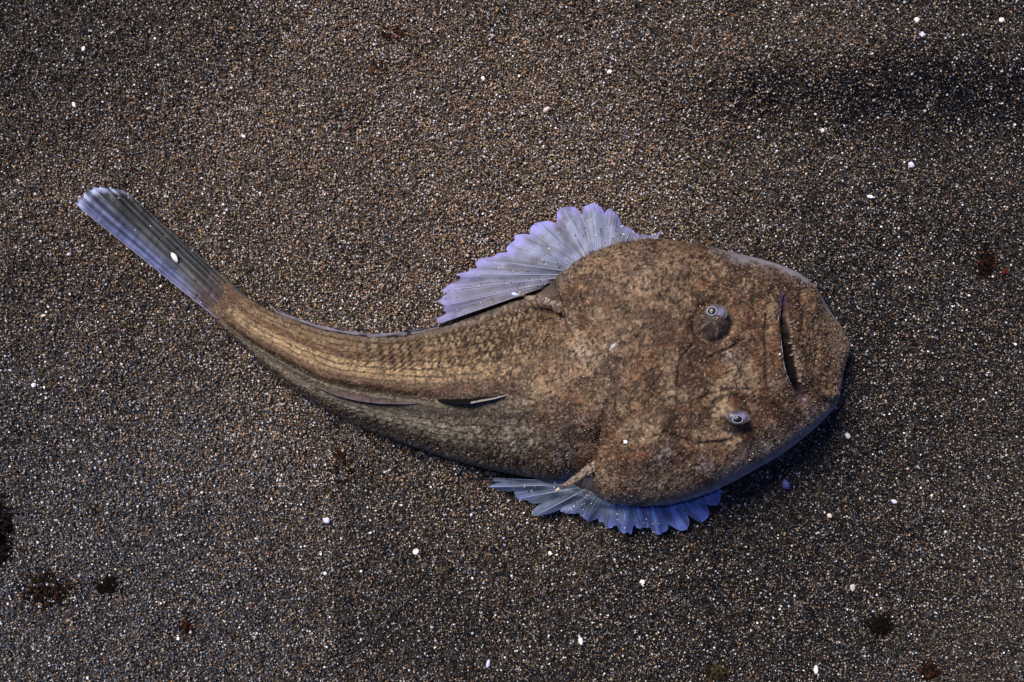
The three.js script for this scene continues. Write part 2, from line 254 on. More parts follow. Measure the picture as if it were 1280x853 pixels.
  { // pale plates parted by dark seams on the shoulders
    const w = Math.max(gauss(Math.hypot((px - 672) * .8, (py - 572) * 1.5), 62), .7 * gauss(Math.hypot(px - 800, (py - 330) * 1.6), 60), .8 * gauss(Math.hypot((px - 850) * .6, (py - 600) * 1.5), 45)); if (w > .05) { let d1 = 9, d2 = 9; const X = px / 13 + n2 * 1.2, Y = py / 13 + n1 * 1.5, ix = Math.floor(X), iy = Math.floor(Y); for (let i = -1; i <= 1; i++) for (let j = -1; j <= 1; j++) { const q = Math.hypot(ix + i + hash(ix + i, iy + j) - X, iy + j + hash(iy + j + 500, ix + i) - Y); if (q < d1) { d2 = d1; d1 = q; } else if (q < d2) d2 = q; } c = mix3(c, [.03, .021, .016], .8 * w * sm(.16, .02, d2 - d1)); } }
  if (u < 10) { const k2 = sm(.5, 2, u) * (1 - sm(8, 10, u)), q = Math.abs(a) * 8.5 + (n3 - .5) * .5 + (n2 - .5) * .5, fr = Math.abs(q - Math.floor(q) - .5); c = mix3(c, [.04, .026, .017], k2 * .88 * sm(.19, .06, fr) * sm(.22, .5, n3 + .25 * (n2 - .3))); }
  const sp = vnoise(px / 2.4 + 70, py / 2.4 + 11), sp2 = vnoise(px / 2.1 + 400, py / 2.1), ms = (1 - .95 * rim) * (u < 8 ? lerp(.6, 1, sm(5, 8, u)) : 1); if (md0 > 7) { c = mix3(c, [.022, .014, .010], .9 * sm(.60, .78, sp) * ms); c = mix3(c, [.03, .018, .012], .75 * sm(.10, .03, Math.abs(fbm(px / 15 + 200, py / 15 + 60, 3) - .5)) * sm(.42, .6, fbm(px / 40 + 11, py / 40 + 77, 2)) * ms); c = mix3(c, [.32, .25, .18], .42 * sm(.72, .88, sp2) * ms); }
  const g = lerp(1, (0.42 + 1.16 * n4) * (0.55 + .9 * n3), .2 + .8 * ms); return [c[0] * g, c[1] * g, c[2] * g];
}
const floorAt = u => { const s = catmull(ST, u), w = W(s[2], s[3], 0); return ground(w[0], w[2]); };
let bodyTop; // (u, a) -> world point on the finished skin
{
  const NU = 900, NT = 380, NB = 40, ring = NT + 1 + NB, pos = new Float32Array((NU + 1) * ring * 3), info = [];
  const cum = [0]; for (let i = 1; i <= 400; i++) { const a = catmull(ST, (i - 1) / 400 * (NS - 1)), b = catmull(ST, i / 400 * (NS - 1)); cum.push(cum[i - 1] + Math.hypot(a[2] - b[2], a[3] - b[3]) + 9000 * Math.abs(a[6] - b[6])); }
  const uAt = f => { const q = f * cum[400]; let i = 1; while (i < 400 && cum[i] < q) i++; return (i - 1 + (q - cum[i - 1]) / (cum[i] - cum[i - 1] + 1e-9)) / 400 * (NS - 1); };
  const floors = []; for (let i = 0; i <= 60; i++) floors.push([floorAt(i / 60 * (NS - 1))]);
  const fl = u => catmull(floors, u / (NS - 1) * 60)[0];
  for (let i = 0; i <= NU; i++) {
    const u = uAt(i / NU), base = fl(u);
    for (let j = 0; j < ring; j++) {
      let p, a;
      if (j <= NT) { const q = (j / NT) * 2 - 1; a = Math.sin(q * Math.PI / 2); a = lerp(q, a, .85); const b = bodyBase(u, a); p = W(b.px, b.py, b.y + base - .0015 * sm(2, 7, u)); info.push([b.px, b.py, u, a, 1]); }
      else { // underside, back from the lower outline to the upper one
        const v = (j - NT) / (NB + 1), s = catmull(ST, u), across = Math.cos(v * Math.PI), y = s[7] - (s[7] + .004) * Math.pow(Math.sin(v * Math.PI), .5);
        const sh = Math.sign(across) * Math.pow(Math.abs(across), .7), side = across > 0 ? 4 : 0, t = Math.abs(sh), px = lerp(s[2], s[side], t), py = lerp(s[3], s[side + 1], t);
        p = W(px, py, y + base); a = across > 0 ? 1 : -1; info.push([px, py, u, a, 0]);
      }
      pos.set(p, (i * ring + j) * 3);
    }
  }
  const idx = []; for (let i = 0; i < NU; i++) for (let j = 0; j < ring; j++) { const a = i * ring + j, b = i * ring + (j + 1) % ring; idx.push(a, b, a + ring, b, b + ring, a + ring); }
  let g = geom(pos, idx); const nr = g.attributes.normal, col = new Float32Array(info.length * 3), out = new Float32Array(pos.length + 6);
  // orient outward
  const midTop = (450 * ring + 190); const flip = nr.getY(midTop) < 0 ? -1 : 1; if (flip < 0) for (let k = 0; k < idx.length; k += 3) { const t = idx[k]; idx[k] = idx[k + 1]; idx[k + 1] = t; }
  info.forEach(([px, py, u, a, top], k) => {
    const d = top ? bodyDisp(px, py, u, a) : 0; for (let q = 0; q < 3; q++) out[k * 3 + q] = pos[k * 3 + q] + flip * d * nr.array[k * 3 + q];
    col.set(top ? bodyColor(px, py, u, a) : px < 760 ? [.055, .046, .042] : mix3([.17, .175, .20], [.075, .055, .04], sm(.4, .65, fbm(k * .013, (k % 421) * .09, 3))), k * 3);
  });
  const n = info.length, col2 = new Float32Array(n * 3 + 6); col2.set(col);
  for (const [e, row] of [[0, 0], [1, NU]]) { const c = [0, 0, 0]; for (let j = 0; j < ring; j++) for (let q = 0; q < 3; q++) c[q] += out[(row * ring + j) * 3 + q] / ring; out.set(c, (n + e) * 3); col2.set([.2, .2, .24], (n + e) * 3); for (let j = 0; j < ring; j++) { const a = row * ring + j, b = row * ring + (j + 1) % ring; (e ^ (flip < 0 ? 1 : 0)) ? idx.push(n + e, a, b) : idx.push(n + e, b, a); } }
  g = geom(out, idx, col2);
  mesh('body', g, new THREE.MeshPhysicalMaterial({ vertexColors: true, roughness: .66, specularIntensity: .4 }), fish);
  bodyTop = (i, j) => { const k = i * ring + j; return { p: [out[k * 3], out[k * 3 + 1], out[k * 3 + 2]], n: [g.attributes.normal.getX(k), g.attributes.normal.getY(k), g.attributes.normal.getZ(k)], info: info[k] }; };
  bodyTop.NU = NU; bodyTop.NT = NT;
}
// nearest skin point under a survey point
const skinIndex = new Map();
for (let i = 0; i <= bodyTop.NU; i += 2) for (let j = 0; j <= bodyTop.NT; j += 2) { const b = bodyTop(i, j), key = Math.round(b.info[0] / 3) + ',' + Math.round(b.info[1] / 3); if (!skinIndex.has(key)) skinIndex.set(key, b); }
const skin = (px, py) => { for (let r = 0; r < 9; r++) for (let dx = -r; dx <= r; dx++) for (let dy = -r; dy <= r; dy++) { const b = skinIndex.get((Math.round(px / 3) + dx) + ',' + (Math.round(py / 3) + dy)); if (b) return b; } return null; };

// --- eyes
function eye(px, py, ox, oy, rx, ry, pr, squash, label) {
  const b = skin(px, py), e = new THREE.Group(); e.name = 'eye'; if (label) e.userData.label = label; e.position.set(...b.p); fish.add(e);
  const R = rx * PX;
  const ball = new THREE.SphereGeometry(1, 40, 28); ball.scale(R, R * .4, ry * PX); ball.rotateY(-.12);
  paint(ball, (x, y, z) => { const k = fbm(x / PX / 3 + 9, z / PX / 3, 3), g = .25 + 1.5 * k; const st = gauss((x / PX - 6) * .5 + (z / PX + 3) * .5, 3); return [.048 * g + .13 * st, .05 * g + .105 * st, .085 * g + .17 * st]; });
  const m = mesh('eyeball', ball, new THREE.MeshPhysicalMaterial({ vertexColors: true, roughness: .4 }), e); m.position.y = -R * .20;
  const ex = ox * PX, ez = oy * PX, h = -R * .20 + R * .4 * Math.sqrt(Math.max(.05, 1 - (ox / rx) ** 2 - (oy / ry) ** 2));
  const iris = new THREE.TorusGeometry(pr * PX * 1.12, pr * PX * .14, 10, 36); iris.rotateX(Math.PI / 2); iris.scale(1, .8, squash);
  const i1 = mesh('iris', iris, new THREE.MeshPhysicalMaterial({ color: new THREE.Color().setRGB(.22, .25, .38), roughness: .4 }), e); i1.position.set(ex, h + R * .04, ez); i1.rotation.set(ez / R * .5, 0, -ex / R * .5);
  const pup = new THREE.SphereGeometry(pr * PX * 1.02, 24, 12, 0, Math.PI * 2, 0, Math.PI / 2); pup.scale(1, .38, squash);
  const p1 = mesh('pupil', pup, new THREE.MeshPhysicalMaterial({ color: new THREE.Color().setRGB(.004, .004, .006), roughness: .35 }), e); p1.position.set(ex, h + R * .03, ez); p1.rotation.copy(i1.rotation);
  const lid = new THREE.TorusGeometry(1, .17, 12, 60); lid.rotateX(Math.PI / 2); lid.scale(R * .95, R * .75, ry * PX * .95); { const p = lid.attributes.position; for (let i = 0; i < p.count; i++) { const x = p.getX(i) / PX, z = p.getZ(i) / PX, k = (fbm(x / 5 + 30, z / 5 + py, 3) - .5) * 1.6 * PX; p.setXYZ(i, p.getX(i) * (1 + (vnoise(x / 4 + px, z / 4) - .5) * .14), p.getY(i) + k, p.getZ(i) * (1 + (vnoise(x / 4, z / 4 + py) - .5) * .14)); } lid.computeVertexNormals(); }
  paint(lid, (x, y, z) => { const k = .4 + 1.2 * vnoise(x / PX / 1.8 + 9, z / PX / 1.8), v = vnoise(x / PX / 6, z / PX / 6 + 40); return mix3([.085, .056, .038], [.075, .06, .065], v).map(q => q * k); });
  const l1 = mesh('eyelid', lid, new THREE.MeshStandardMaterial({ vertexColors: true, roughness: .7 }), e); l1.position.y = -R * .10;
  const flap = rock(31, 1, .2); flap.scale(pr * PX * .2, pr * PX * .1, pr * PX * .18);
  const f1 = mesh('glint_flap', flap, new THREE.MeshStandardMaterial({ color: new THREE.Color().setRGB(.30, .27, .26), roughness: .8 }), e); f1.position.set(ex - pr * PX * .2, h + R * .03 + pr * PX * .34, ez + (squash < .9 ? -.5 : .45) * pr * PX);  // pale speck: painted glint on the upper pupil, skin flap on the lower
  return e;
}
eye(894, 395, -6, -2, 12, 9, 4.5, .95, 'raised eye on a dark dome, nearer the upper fin');
eye(917, 520, -1.5, 2.5, 13, 7.4, 5.0, .72, 'flatter spindle-shaped eye, nearer the lower fin');

// --- mouth: pale lip edge and fringe
{
  const pts = [], rad = []; for (let i = 0; i <= 40; i++) { const q = catmull(mouthLine, i / 40 * (mouthLine.length - 1)), b = skin(q[0] - 3.5, q[1]); pts.push([b.p[0], Math.max(b.p[1], 0) - .0003, b.p[2]]); rad.push(PX * 1.0 * Math.pow(Math.sin(Math.PI * (i + 2) / 44), 1.1)); }
  for (let k = 0; k < 6; k++) for (let i = 1; i < pts.length - 1; i++) for (let q = 0; q < 3; q++) pts[i][q] = .25 * pts[i - 1][q] + .5 * pts[i][q] + .25 * pts[i + 1][q];
  mesh('lip', tube(pts, rad, 8), new THREE.MeshPhysicalMaterial({ color: new THREE.Color().setRGB(.34, .38, .50), roughness: .35 }), fish);
  const r = rng(8), geos = []; for (let i = 0; i < 17; i++) { const t = .20 + .60 * (i + r() * .7) / 17, q = catmull(mouthLine, t * (mouthLine.length - 1)), L = 1.2 + 2.2 * r(), b = skin(q[0] + 12 + 2.5 * r(), q[1]), y = b.p[1] + .0004, tip = [b.p[0] - (L + 1) * PX, y - .0004, b.p[2] + (r() - .5) * 3 * PX], mid = [b.p[0] - L * .4 * PX, y + .0005, b.p[2] + (r() - .5) * PX]; geos.push(tube([b.p, mid, tip], [PX * 2.2, PX * (1.2 + .9 * r()), PX * 1.0], 6, .6)); }
  mesh('lip_fringe', mergeGeometries(geos), new THREE.MeshStandardMaterial({ color: new THREE.Color().setRGB(.15, .115, .09), roughness: .7 }), fish);
}
// --- fins
const finMat = new THREE.MeshPhysicalMaterial({ vertexColors: true, roughness: .55, transmission: .36, thickness: 0, specularIntensity: .25 });
const rayMat = new THREE.MeshPhysicalMaterial({ vertexColors: true, roughness: .5 });
const groundAt = (px, py) => { const w = W(px, py, 0); return ground(w[0], w[2]); };
// rays: [base x, base y, base height, tip x, tip y, tip height]
function fin(name, rays, opt) {
  const root = new THREE.Group(); root.name = name; if (opt.label) root.userData.label = opt.label; fish.add(root);
  const nR = rays.length, NK = opt.nk ?? (nR - 1) * 14, NR = opt.nr ?? 40, pos = [], col = [], idx = [], top = [];
  const P = (k, r, lift) => {
    const q = catmull(rays, k), f = k - Math.floor(k), nx = Math.abs(2 * ((k + .5) % 1) - 1), notch = opt.scallop * (opt.lobes ? catmull(opt.lobes, k / (nR - 1) * (opt.lobes.length - 1))[0] : 1) * (1 - Math.sqrt(Math.max(0, 1 - nx * nx * .985))) * (.7 + .6 * hash(Math.floor(k), opt.seed ?? 1));
    let rr = r * (1 - notch * sm(.3, 1, r)); rr *= 1 + (vnoise(k * 5, 3 + (opt.seed ?? 0)) - .5) * (opt.ragged ?? 0) * sm(.6, 1, r);
    const bend = opt.bend ?? 0, px = lerp(q[0], q[3], rr) + bend * Math.sin(rr * Math.PI) * (q[4] - q[1]) * .1, py = lerp(q[1], q[4], rr) - bend * Math.sin(rr * Math.PI) * (q[3] - q[0]) * .1;
    const ripple = (opt.ripple * (opt.lobes ? Math.min(1, .15 + .7 * catmull(opt.lobes, k / (nR - 1) * (opt.lobes.length - 1))[0]) : 1) * Math.cos(k * Math.PI * 2) + opt.ripple * 4.5 * (vnoise(k * .9 + 3, rr * 2 + (opt.seed ?? 2)) - .5)) * sm(.1, .8, rr), arch = (opt.arch ?? 0) * Math.sin(rr * Math.PI);
    const y = groundAt(px, py) + lerp(q[2], q[5], rr) + ripple + arch + lift + (fbm(px / 14, py / 14, 2) - .5) * .0012 * rr;
    return { p: W(px, py, y), px, py, rr, edge: r };
  };
  for (let l = 0; l < 2; l++) for (let i = 0; i <= NK; i++) for (let j = 0; j <= NR; j++) { const k = i / NK * (nR - 1), r = j / NR, q = P(k, r, l ? -.00025 : .00005); pos.push(...q.p); col.push(...opt.color(k / (nR - 1), r, q.px, q.py, k - Math.floor(k))); if (!l) top.push(q); }
  const w = NR + 1, off = (NK + 1) * w;
  for (let i = 0; i < NK; i++) for (let j = 0; j < NR; j++) { const a = i * w + j; idx.push(a, a + 1, a + w, a + 1, a + w + 1, a + w); idx.push(off + a, off + a + w, off + a + 1, off + a + 1, off + a + w, off + a + w + 1); }
  const rim = []; for (let j = 0; j <= NR; j++) rim.push(j); for (let i = 1; i <= NK; i++) rim.push(i * w + NR); for (let j = NR - 1; j >= 0; j--) rim.push(NK * w + j); for (let i = NK - 1; i > 0; i--) rim.push(i * w);
  for (let i = 0; i < rim.length; i++) { const a = rim[i], b = rim[(i + 1) % rim.length]; idx.push(a, b, off + a, b, off + b, off + a); }
  mesh('membrane', geom(pos, idx, col), opt.mat ?? finMat, root);
  if (!opt.noRays) for (let k = 0; k < nR; k++) {
    const pts = [], rad = []; for (let j = 0; j <= 16; j++) { const r = j / 16 * .96, q = P(clamp(k, .03, nR - 1.03), r, .0001); pts.push(q.p); rad.push(PX * lerp(opt.rayW ?? 1.3, .35, r)); }
    const g = tube(pts, rad, 6); paint(g, (x, y, z, i) => { const r = clamp(Math.floor(i / 6) / 16); const q = opt.color(k / (nR - 1), r, 0, 0, 0); return q.map(v => v * (opt.rayTone ?? 1.15)); });
    mesh('fin_ray', g, rayMat, root);
  }
  root.userData.samples = undefined; delete root.userData.samples;
  return { root, top };
}
const finTops = [];
{ // upper pectoral fin
  const rays = [[700, 352, .010, 549, 405, .005], [702, 350, .010, 549, 384, .006], [704, 347, .011, 556, 363, .007], [707, 344, .011, 574, 343, .008], [711, 340, .012, 604, 324, .008], [717, 334, .012, 640, 300, .008], [725, 327, .012, 671, 279, .008], [736, 320, .012, 704, 260, .007], [748, 315, .012, 742, 252, .006], [762, 311, .011, 768, 266, .005], [780, 307, .010, 789, 287, .005], [806, 304, .009, 812, 294, .005], [818, 303, .009, 828, 288, .005]];
  const f = fin('pectoral_fin', rays, { label: 'pale lilac fan-shaped fin spread on the upper side', scallop: .15, lobes: [[.15], [.35], [1.0], [1.9], [2.0], [1.3]], ripple: .0005, arch: .003, ragged: .10, nk: 260, nr: 60, rayW: 1.1, rayTone: 1.03,
    color: (k, r, px, py, f) => { const edge = sm(.72, 1, r), n = fbm(px / 9, py / 9, 3), str = .5 + .5 * Math.cos(f * Math.PI * 2); let c = mix3([.31, .36, .54], [.25, .25, .39], sm(.5, 0, k)); c = mix3(c, [.42, .41, .95], edge * .85 * (.4 + .6 * sm(.05, .5, k))); const sk = fbm(k * 130, r * 2.2 + k * 3, 3); c = mix3(c, [.14, .145, .165], sm(.45, .68, sk) * .6 * (1 - edge * .5)); c = mix3(c, [.17, .18, .22], Math.pow(1 - str, 3) * .3 * (1 - edge * .6)); c = mix3(c, [.15, .14, .16], sm(.55, .7, fbm(px / 22 + 4, py / 22, 3)) * .5); c = mix3(c, [.09, .085, .085], .7 * sm(.10, 0, k) * sm(.75, .2, r)); const g = .75 + .5 * n; return c.map(v => v * g); } });
  finTops.push(f.top);
}
{ // lower pectoral fin
  const rays = [[716, 602, .009, 618, 598, .006], [718, 606, .009, 610, 609, .006], [724, 610, .009, 650, 623, .005], [732, 612, .009, 672, 644, .005], [742, 614, .009, 708, 642, .005], [752, 618, .009, 732, 650, .005], [764, 620, .009, 758, 657, .005], [778, 622, .010, 784, 667, .005], [794, 624, .010, 804, 661, .005], [812, 624, .010, 824, 668, .005], [832, 622, .010, 856, 661, .005], [852, 617, .010, 880, 650, .005], [872, 609, .010, 901, 627, .005], [884, 604, .010, 905, 615, .005]];
  const f = fin('pectoral_fin', rays, { label: 'deep blue fan-shaped fin half tucked under the lower side of the head', scallop: .34, lobes: [[.7], [.8], [.5], [.8], [1.2], [1.2]], ripple: .0008, arch: .002, ragged: .12, seed: 9, nk: 260, nr: 50, rayW: 1.0, rayTone: 1.05,
    color: (k, r, px, py, f) => { const edge = sm(.55, 1, r), n = fbm(px / 9, py / 9 + 40, 3), str = .5 + .5 * Math.cos(f * Math.PI * 2); let c = mix3([.17, .22, .32], [.24, .37, .82], sm(.3, .75, k)); c = mix3(c, [.30, .40, .95], sm(.90, 1, r) * .6 * sm(.3, .6, k)); c = mix3(c, [.30, .42, 1], .9 * edge * .85 * (.35 + .65 * sm(.2, .6, k))); const sk = fbm(k * 110, r * 2.2 + 8, 3); c = mix3(c, [.07, .09, .12], sm(.42, .66, sk) * .6); c = mix3(c, [.06, .075, .11], Math.pow(1 - str, 2) * .45 * (1 - edge * .5)); const g = .75 + .5 * n; return c.map(v => v * g); } });
  finTops.push(f.top);
}
{ // tail fin: dorsal edge lower left and raised, ventral edge on the sand
  const rays = [[287, 411, .0105, 92, 254, .020], [286, 405, .0105, 97, 248, .0195], [285, 400, .0105, 106, 241, .018], [286, 394, .0105, 116, 236, .016], [288, 388, .010, 128, 233, .0135], [292, 383, .0095, 140, 235, .011], [297, 379, .0085, 153, 238, .0085], [302, 375, .007, 164, 245, .006], [308, 374, .006, 178, 258, .0045], [313, 376, .005, 200, 277, .0035]];
  const f = fin('tail_fin', rays, { label: 'long paddle-shaped tail fin with a pale lilac edge', scallop: .012, ripple: .0004, arch: .001, ragged: .022, seed: 4,  nk: 140, nr: 120, rayW: .8, rayTone: .95,
    color: (k, r, px, py, f) => { const n = fbm(px / 5 + py / 9, (py - px) / 26, 3), str = .5 + .5 * Math.cos(f * Math.PI * 2), lilac = sm(.42, .08, k); let c = mix3([.075, .085, .085], [.21, .25, .50], lilac); c = mix3(c, [.04, .05, .06], sm(.45, .8, k) * .6 * sm(.1, .5, r)); c = mix3(c, [.22, .20, .20], sm(.40, .12, r) * .8); c = mix3(c, [.10, .062, .046], sm(.24, .12, r + (n - .5) * .2)); c = mix3(c, [.55, .63, .95], sm(.94, .985, r) * .95 * sm(.95, .6, k)); c = mix3(c, [.42, .44, .70], sm(.05, 0, k) * .7); const sk = fbm(k * 26 + 3, r * 1.6 + k * 2, 4), b2 = fbm(px / 16, py / 16 + 5, 3); c = mix3(c, [.03, .035, .045], sm(.42, .66, sk) * .75 * (1 - .4 * lilac)); c = mix3(c, [.30, .30, .48], sm(.58, .74, fbm(k * 18 + 30, r * 1.2, 3)) * .45 * sm(.7, .3, k)); c = mix3(c, [.05, .035, .035], sm(.5, .7, b2) * sm(.4, .02, r) * .7); const g = .5 + n; return c.map(v => v * g); } });
  finTops.push(f.top);
}
{ // anal fin: a low clear strip along the upper outline of the tail
  const rays = [[352, 397, .006, 331, 374, .007], [362, 400, .006, 346, 386, .006], [385, 408, .006, 378, 400, .005], [415, 416, .006, 410, 409, .005], [450, 422, .006, 446, 415, .005], [490, 424, .006, 487, 416, .005], [525, 418, .006, 524, 411, .005], [550, 411, .006, 546, 407, .005]];
  fin('anal_fin', rays, { label: 'low clear fin strip along the upper edge of the tail', scallop: .25, ripple: .0006, ragged: .1, nr: 12, nk: 140, rayW: .8, color: (k, r, px, py) => { const g = .7 + .6 * fbm(px / 6, py / 6, 2); return mix3([.20, .17, .14], [.24, .24, .36], r).map(v => v * g); } });
}
// fins along the back: upright sheets rooted on the ridge
function backFin(name, label, line, lean, height, color, seed, rays) {
  const root = new THREE.Group(); root.name = name; root.userData.label = label; fish.add(root);
  const N = 80, R = 10, pos = [], col = [], idx = [], at = (t, r) => { const q = catmull(line, t * (line.length - 1)), b = skin(q[0], q[1]), env = Math.pow(Math.sin(Math.PI * clamp(t * .94 + .04)), .55) * (1 - .15 * Math.pow(Math.abs(((t * rays) % 1) * 2 - 1), 2)); const h = height * env * r * (1 + .12 * (vnoise(t * 20, seed) - .5)); return [b.p[0], b.p[1] - .0012 + h, b.p[2] + lean * h ]; };
  const lines = []; for (let j = 0; j <= R; j++) { let l = []; for (let i = 0; i <= N; i++) l.push(at(i / N, j / R)); for (let s = 0; s < 60; s++) for (let i = 1; i < N; i++) for (let q = 0; q < 3; q++) l[i][q] = .25 * l[i - 1][q] + .5 * l[i][q] + .25 * l[i + 1][q]; lines.push(l); }
  for (let s = 0; s < 2; s++) for (let j = 0; j <= R; j++) for (let i = 0; i <= N; i++) { const p = lines[j][i]; pos.push(p[0], p[1], p[2] + (s ? .0003 : 0)); col.push(...color(i / N, j / R)); }
  const w = N + 1, off = (R + 1) * w; for (let j = 0; j < R; j++) for (let i = 0; i < N; i++) { const a = j * w + i; idx.push(a, a + 1, a + w, a + 1, a + w + 1, a + w, off + a, off + a + w, off + a + 1, off + a + 1, off + a + w, off + a + w + 1); }
  for (let i = 0; i < N; i++) { const a = R * w + i; idx.push(a, a + 1, off + a, a + 1, off + a + 1, off + a); }
  mesh('membrane', geom(pos, idx, col), finMat, root);
  for (let k = 0; k < rays; k++) { const i = Math.round((k + .5) / rays * N), pts = [], rad = []; for (let j = 0; j <= R; j += 2) { const p = lines[j][i]; pts.push([p[0], p[1], p[2] - .0001]); rad.push(PX * lerp(.9, .4, j / R)); } const g = tube(pts, rad, 6); paint(g, (x, y, z, n) => color(k / rays, clamp(Math.floor(n / 6) * 2 / R)).map(v => v * 1.2)); mesh('fin_ray', g, rayMat, root); }
}
backFin('spiny_dorsal_fin', 'small black fin with a white edge on the middle of the back', [[545, 497], [570, 498], [600, 496], [637, 491]], .45, .0056, (t, r) => r > .78 && t > .55 ? [.42, .40, .37] : [.003, .0027, .0027], 3, 4);
backFin('soft_dorsal_fin', 'low pinkish clear fin folded along the tail ridge', [[380, 466], [412, 479], [450, 486], [490, 492], [544, 498]], .95, .0054, (t, r) => mix3([.06, .045, .042], [.19, .15, .16], r * (.2 + .9 * vnoise(t * 34, 5 + r * 3))), 7, 9);
// --- shoulder spines
for (const [line, tip, label] of [[[[716, 396], [697, 382], [676, 375], [658, 371], [644, 368]], [.50, .62, .85], 'shoulder spine with a bright white tip'], [[[756, 574], [735, 588], [720, 599], [708, 606], [698, 612]], [.34, .30, .26], null]]) {
  const s0 = skin(line[0][0], line[0][1]).p[1], fine = []; for (let i = 0; i <= 84; i++) { const q = catmull(line, i / 84 * 4); fine.push(q); } const pts = fine.map(([x, y], i) => W(x, y, lerp(s0 - .008, s0 - .0105, i / 84) + .002 * Math.sin(Math.min(1, i / 60) * Math.PI)));
  const g = tube(pts, fine.map((q, i) => PX * lerp(8.5, 1.3, Math.pow(i / 84, .7)) * Math.min(1, .3 + i / 27) * (.8 + .4 * vnoise(i / 6, 4))), 28, .6); { const p = g.attributes.position; for (let i = 0; i < p.count; i++) { const k = .0012 * (vnoise(p.getX(i) / PX / 3.2 + 50, p.getZ(i) / PX / 3.2) - .5) + .0003 * (hash(i, 8) - .5); p.setXYZ(i, p.getX(i) + k, p.getY(i) + k, p.getZ(i) - k); } g.computeVertexNormals(); } paint(g, (x, y, z, i) => { const q = vnoise(x / PX / 2.2 + 80, z / PX / 2.2 + 5), k = (.5 + hash(i, 3)) * (q > .62 ? .35 : 1) * (.4 + 1.2 * fbm(x / PX / 7, z / PX / 7, 2)); return [.19 * k, .145 * k, .115 * k]; });
  const s = mesh('shoulder_spine', g, rayMat, fish); if (label) s.userData.label = label;
  const tg = new THREE.SphereGeometry(1, 14, 10); tg.scale(PX * 4.5, PX * 1.8, PX * 2.2); const e = mesh('tip', tg, new THREE.MeshPhysicalMaterial({ color: new THREE.Color().setRGB(...tip), roughness: .35 }), s); e.position.set(...pts[84]); e.rotation.y = -Math.atan2(line[4][1] - line[3][1], line[4][0] - line[3][0]);
}
// --- sand clinging to the fish
{
  const r = rng(404), M4 = new THREE.Matrix4(), Q = new THREE.Quaternion(), E = new THREE.Euler(), P = new THREE.Vector3(), S = new THREE.Vector3(), C = new THREE.Color(), L = [];
  for (let n = 0; n < 40000; n++) {
    const i = Math.floor(r() * bodyTop.NU), j = Math.floor(r() * bodyTop.NT), b = bodyTop(i, j), [px, py, u, a] = b.info;
    const keep = (.25 + .75 * sm(5, 9, u)) * (1 - sm(.86, .96, Math.abs(a)) * (px > 870 || px < 690 || a > 0 && px > 800 ? 1 : .3)) * (.12 + .85 * fbm(px / 25, py / 25 + 5, 2)); if (r() > keep) continue;
    if (Math.hypot(px - 893, py - 400) < 20 || Math.hypot(px - 917, py - 520) < 14 || segDist(px - 2, py, mouthLine)[0] < 7) continue;
    const t = r(), k = .6 + .8 * r(); let c = t < .018 ? [.6, .6, .62] : t < .09 ? [.38, .32, .27] : t < .38 ? [.25, .17, .11] : t < .62 ? [.13, .075, .045] : t < .80 ? [.035, .025, .02] : [.17, .11, .08];
    L.push([b.p, .000165 * (.7 + .8 * r()) * (t < .025 ? .95 : 1), c.map(v => clamp(v * k))]);
  }
  finTops.forEach((top, fi) => { for (let n = 0; n < [230, 170, 110][fi]; n++) { const q = top[Math.floor(r() * top.length)], t = r(); L.push([[q.p[0] + (r() - .5) * PX * 2, q.p[1] + .0001, q.p[2] + (r() - .5) * PX * 2], .00022 * (.6 + .8 * r()), t < .55 ? [.02, .018, .018] : t < .8 ? [.75, .75, .8] : [.25, .17, .1]]); } });
  const im = new THREE.InstancedMesh(rock(91, 0, .25), grainMat, L.length); im.name = numbered('clinging_sand'); im.castShadow = im.receiveShadow = true;
  L.forEach(([p, s, c], i) => { E.set(r() * 6.28, r() * 6.28, r() * 6.28); Q.setFromEuler(E); P.set(...p); S.set(s * (.8 + .6 * r()), s * (.7 + .5 * r()), s * (.8 + .6 * r())); im.setMatrixAt(i, M4.compose(P, Q, S)); im.setColorAt(i, C.setRGB(...c)); });
  tag(im, "fine sand grains clinging to the fish's back and fins", 'sand', null, 'stuff'); scene.add(im);
}

// ------------------------------------------------------------------ shell chips on the bed
const chipMats = {}; const chipMat = c => chipMats[c] ??= new THREE.MeshPhysicalMaterial({ color: new THREE.Color().setRGB(...c), roughness: .4, specularIntensity: .8 });
const WHITE = [.86, .86, .88], LILAC = [.62, .62, .82], PALE = [.48, .50, .50], BLUE = [.10, .10, .34], PINK = [.6, .5, .48];
function chip(px, py, w, h, turn, c, label, yOff, name = 'shell_chip', category = 'shell chip') {
  const sc = .7 + .2 * hash(Math.round(px), Math.round(py)); w *= sc; h *= sc; const g = rock(Math.round(px * 7 + py), 1, .24), y = yOff ?? groundAt(px, py), p = W(px, py, y + .0004);
  g.scale(w * PX / 2, Math.min(w, h) * PX * .36, h * PX / 2); const m = mesh(name, g, chipMat(c)); m.position.set(...p); m.rotation.set(.2, -turn, .15); return tag(m, label, category, name === 'shell_chip' ? 'shell chips scattered over the sand' : null);
}
chip(520, 690, 10, 11, .3, WHITE, 'largest white shell chip, rounded, on open sand below the middle of the fish');
chip(408, 651, 11, 8, .2, LILAC, 'lilac-white shell chip on grey sand below the tail, left of the largest white chip');
chip(1060, 545, 7, 11, -.5, WHITE, "white oval shell chip just off the fish's chin, lower right side");
chip(1066, 735, 8, 12, 0, PALE, 'dull grey-white oval shell chip near the lower right corner, above the dark clump');
chip(982, 605, 10, 14, -.2, BLUE, "deep violet-blue chip in the shade below the fish's lower jaw", undefined, 'blue_chip', 'chip');
chip(803, 728, 8, 8, .1, WHITE, 'small round white shell chip on sand below the deep blue fin');
chip(726, 801, 6, 12, -.25, WHITE, 'slender white shell splinter standing near the bottom edge, middle of the frame');
